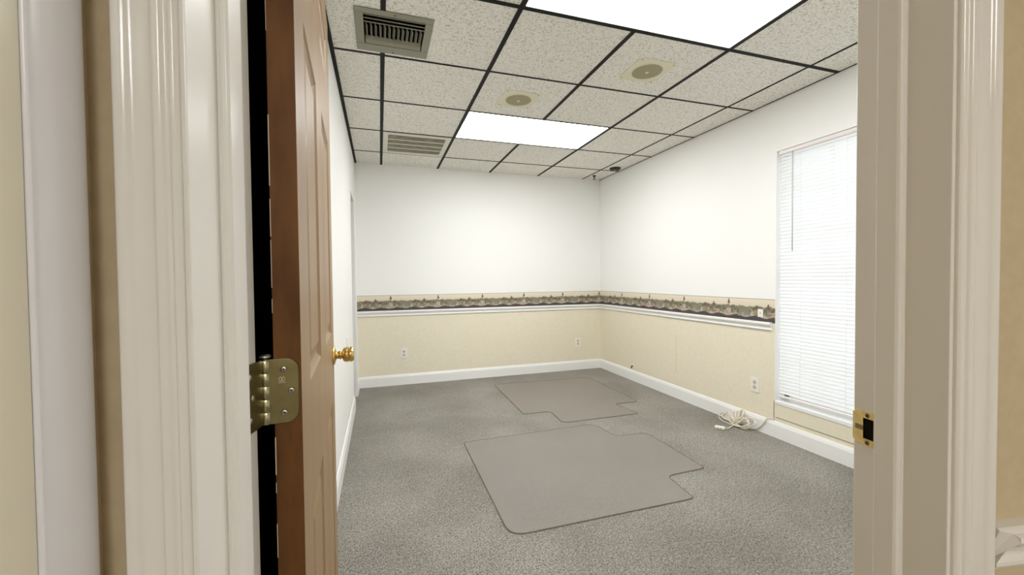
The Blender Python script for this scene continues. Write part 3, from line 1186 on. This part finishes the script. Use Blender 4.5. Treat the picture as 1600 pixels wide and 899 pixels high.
# face plates (stiles and rails) both sides, leaving the panels sunk
for side in (0, 1):
    d0 = 0 if side == 0 else -DTH
    sg = -1 if side == 0 else 1
    kf = b.mi('door_face')
    se = [0, cols[0][0], cols[0][1], cols[1][0], cols[1][1], DWID]
    ze = [0.012, rws[0][0], rws[0][1], rws[1][0], rws[1][1], rws[2][0], rws[2][1], DTOP]
    for i in range(5):
        for j in range(7):
            s0_, s1_, z0_, z1_ = se[i], se[i + 1], ze[j], ze[j + 1]
            if i in (1, 3) and j in (1, 3, 5):
                # moulded sunk panel: slope in, flat groove, raised field
                steps = [(0, 0), (0.004, 0.004), (0.012, 0.0085), (0.020, 0.0085), (0.040, 0.0025), (0.042, 0.0018)]
                rings = []
                for ins, dep in steps:
                    rings.append([b.bm.verts.new(dr(s, d0 + sg * dep, z)) for s, z in ((s0_ + ins, z0_ + ins), (s1_ - ins, z0_ + ins), (s1_ - ins, z1_ - ins), (s0_ + ins, z1_ - ins))])
                for ra, rb in zip(rings, rings[1:]):
                    for k2 in range(4):
                        b.face([ra[k2], ra[(k2 + 1) % 4], rb[(k2 + 1) % 4], rb[k2]], kf)
                b.face(rings[-1], kf)
            else:
                b.face([b.bm.verts.new(dr(s, d0, z)) for s, z in ((s0_, z0_), (s1_, z0_), (s1_, z1_), (s0_, z1_))], kf)
ke = b.mi('door_edge')
for (sa, sb_) in ((0, 0), (DWID, DWID)):
    b.face([b.bm.verts.new(dr(sa, d, z)) for d, z in ((0, 0.012), (-DTH, 0.012), (-DTH, DTOP), (0, DTOP))], ke)
for z in (0.012, DTOP):
    b.face([b.bm.verts.new(dr(s, d, z)) for s, d in ((0, 0), (DWID, 0), (DWID, -DTH), (0, -DTH))], ke)
bmesh.ops.remove_doubles(b.bm, verts=b.bm.verts, dist=1e-5)
b.build('door_slab', door)
# chipped light paint along the back arris
b = MB()
random.seed(4)
z = 0.05
while z < 2.0:
    h = random.uniform(0.01, 0.10)
    if random.random() < 0.75 and not (0.95 < z < 1.08):
        wv = random.uniform(0.0002, 0.0009)
        b.box((-0.0006, -DTH - 0.0003, z), (0.0004, -DTH + wv, z + h), 'door_chip', dr)
    z += h + random.uniform(0.001, 0.02)
b.build('chipped_edge', door)
door.children[-1]['label'] = 'chipped pale paint line on the door edge'

# hinges
PIN = dr(0.0005, -DTH - 0.010, 0)


def make_hinge(zc):
    h = 0.089
    b = MB()
    # leaf on the door edge with rounded corners
    d1 = -0.0035
    d0 = -DTH - 0.010
    r = 0.0159
    out = [(d0, -h / 2), (d1 - r, -h / 2)]
    out += [(d1 - r + r * math.sin(a), -h / 2 + r - r * math.cos(a)) for a in [math.pi / 2 * i / 8 for i in range(1, 9)]]
    out += [(d1 - r + r * math.cos(a), h / 2 - r + r * math.sin(a)) for a in [math.pi / 2 * i / 8 for i in range(0, 9)]]
    out += [(d0, h / 2)]
    b.prism([(p, q) for p, q in out], lambda p, q, s: dr(s, p, zc + q), -0.0032, -0.0006, 'hinge_metal')
    root = b.build('hinge', door, bevel=0.0004)
    # barrel in five knuckles
    seg = h / 5
    for k in range(5):
        b = MB()
        b.lathe([(0.0, 0), (0.0055, 0), (0.0062, 0.0006), (0.0062, seg - 0.0012), (0.0055, seg - 0.0006), (0, seg - 0.0006)],
                PIN + Vector((0, 0, zc - h / 2 + k * seg)), (0, 0, 1), 'hinge_barrel', 20)
        kn = b.build('knuckle', root)
        kn.matrix_parent_inverse = Matrix.Identity(4)
    b = MB()
    b.lathe([(0.0, 0), (0.0035, 0), (0.0035, 0.003), (0.0070, 0.0035), (0.0072, 0.0055), (0.005, 0.0072), (0, 0.0078)], PIN + Vector((0, 0, zc + h / 2 - 0.001)), (0, 0, 1), 'steel', 20)
    pn = b.build('pin', root)
    # leaf on the jamb
    b = MB()
    pu = (PIN - PL).dot(UD)
    pt_ = (PIN - PL).dot(ND)
    pe = pt_ + 0.0055
    out = [(pe, -h / 2), (0.032 - r, -h / 2)]
    out += [(0.032 - r + r * math.sin(a), -h / 2 + r - r * math.cos(a)) for a in [math.pi / 2 * i / 8 for i in range(1, 9)]]
    out += [(0.032 - r + r * math.cos(a), h / 2 - r + r * math.sin(a)) for a in [math.pi / 2 * i / 8 for i in range(0, 9)]]
    out += [(pe, h / 2)]
    jl = []
    for p, q in out:
        kx = max(0, min(1, (0.004 - p) / (0.004 - pt_)))
        jl.append((p, q, kx))
    rings = [[dw(0.0004 + off + kx * (pu - 0.004), p, zc + q) for p, q, kx in jl] for off in (0.0, 0.0024)]
    b.loft(rings, 'hinge_metal')
    jlf = b.build('jamb_leaf', root)
    scs = []
    for (p, q) in ((-0.0215, 0.030), (-0.0125, 0.0), (-0.0215, -0.030)):
        b = MB()
        b.lathe([(0, 0.0010), (0.0030, 0.0009), (0.0042, 0.0)], dr(-0.0032, p, zc + q), -DD, 'steel', 20)
        for (aa, bb) in ((0.0024, 0.0006), (0.0006, 0.0024)):
            b.box((-0.0045, p - aa, zc + q - bb), (-0.0041, p + aa, zc + q + bb), 'slot', dr)
        scs.append(b.build('screw', root))
    for (p, q) in ((0.019, 0.028), (0.013, 0.0), (0.019, -0.028)):
        b = MB()
        b.lathe([(0, 0.0010), (0.0030, 0.0009), (0.0042, 0.0)], dw(0.0028, p, zc + q), UD, 'steel', 20)
        scs.append(b.build('screw', root))
    # stamped maker's mark: two ring shapes above a short line of tiny strokes
    b = MB()
    for cx in (-0.0255, -0.0225):
        for a in range(14):
            a0, a1 = 2 * math.pi * a / 14, 2 * math.pi * (a + 1) / 14
            p0 = (cx + 0.0021 * math.cos(a0), 0.0165 + 0.0028 * math.sin(a0))
            b.box((-0.0034, p0[0] - 0.0004, zc + p0[1] - 0.0005), (-0.0031, p0[0] + 0.0004, zc + p0[1] + 0.0005), 'steel', dr)
    for i in range(9):
        x = -0.0285 + i * 0.0011
        b.box((-0.0034, x, zc + 0.0113), (-0.0031, x + 0.0007, zc + 0.0122), 'steel', dr)
    mk = b.build('stamped_mark', root)
    for o_ in [pn, jlf, mk] + scs:
        o_.matrix_parent_inverse = Matrix.Identity(4)
    return root


h1 = make_hinge(1.022)
h1['label'] = 'aged brass hinge halfway up the door edge'
for dz in (0.82, -0.78):
    h2 = copy_tree(h1, door)
    h2.location = (0, 0, dz)


# knobs
def knob(base, ax, full=True, name='door_knob'):
    b = MB()
    k = 1.0 if full else 0.72
    b.lathe([(0, 0), (0.032, 0), (0.032, 0.002), (0.029, 0.006), (0.020, 0.009), (0.0135, 0.011), (0.0125, 0.0125), (0.0125, 0.020 * k),
             (0.0150, 0.0215 * k), (0.0150, 0.0245 * k), (0.0115, 0.0265 * k), (0.0125, 0.029 * k), (0.0195, 0.031 * k), (0.0238, 0.034 * k), (0.0250, 0.040 * k),
             (0.0252, 0.044 * k), (0.0240, 0.045 * k), (0.0252, 0.046 * k), (0.0248, 0.056 * k), (0.0232, 0.062 * k), (0.0185, 0.065 * k), (0.016, 0.0635 * k), (0, 0.063 * k)],
            base, ax, 'brass', 40)
    o = b.build(name, door)
    o['label'] = 'polished brass knob'
    return o


knob(dr(DWID - 0.058, 0, 0.926), DN)
knob(dr(DWID - 0.058, -DTH, 0.926), -DN, False)
b = MB()
b.box((DWID, -DTH / 2 - 0.012, 0.898), (DWID + 0.001, -DTH / 2 + 0.012, 0.954), 'brass', dr)
b.build('latch_plate', door)

# strike plate on the right jamb
t = empty('strike_plate', dw(DW, 0.017, 0.926))
tag(t, 'shiny brass strike plate on the right door jamb', 'strike plate')
SP = 0.0016
z0_, z1_ = 0.900, 0.955
hz0, hz1, ht0, ht1 = 0.911, 0.944, 0.0125, 0.0290
b = MB()
kx = b.mi('strike_brass')
for (ta, tb, za, zb2) in ((0.0, ht0, z0_, z1_), (ht1, 0.0330, z0_, z1_), (ht0, ht1, z0_, hz0), (ht0, ht1, hz1, z1_)):
    b.box((DW - SP, ta, za), (DW + 0.0002, tb, zb2), 'strike_brass', dw)
# curved lip wrapping towards the room
lipr = []
for i in range(7):
    a = math.radians(12 * i)
    cu, ct = DW - SP + 0.010 * (1 - math.cos(a)), -0.010 * math.sin(a)
    inset = 0.004 * (i / 6) ** 2
    lipr.append([dw(cu, ct, z0_ + 0.004 + inset), dw(cu, ct, z1_ - 0.004 - inset), dw(cu + SP, ct + 0.0004, z1_ - 0.004 - inset), dw(cu + SP, ct + 0.0004, z0_ + 0.004 + inset)])
b.loft(lipr, 'strike_brass')
b.build('plate', t, bevel=0.0003)
b = MB()
b.box((DW - SP * 0.4, ht0, hz0), (DW + 0.0012, ht1, hz1), 'hollow_shade', dw)
b.build('latch_hole', t)
b = MB()
b.box((DW - SP - 0.0002, -0.0005, 0.9235), (DW - SP + 0.0002, ht0, 0.9315), 'hinge_metal', dw)  # darker strip standing in for a reflection across the plate
b.build('reflection_band', t)
for zz in (0.9055, 0.9495):
    b = MB()
    b.lathe([(0, 0.0009), (0.0028, 0.0008), (0.0040, 0.0)], dw(DW - SP, 0.019, zz), -UD, 'hinge_metal', 18)
    for (aa, bb) in ((0.0022, 0.0005), (0.0005, 0.0022)):
        b.box((DW - SP - 0.0012, 0.019 - aa, zz - bb), (DW - SP - 0.0009, 0.019 + aa, zz + bb), 'slot', dw)
    b.build('screw', t)
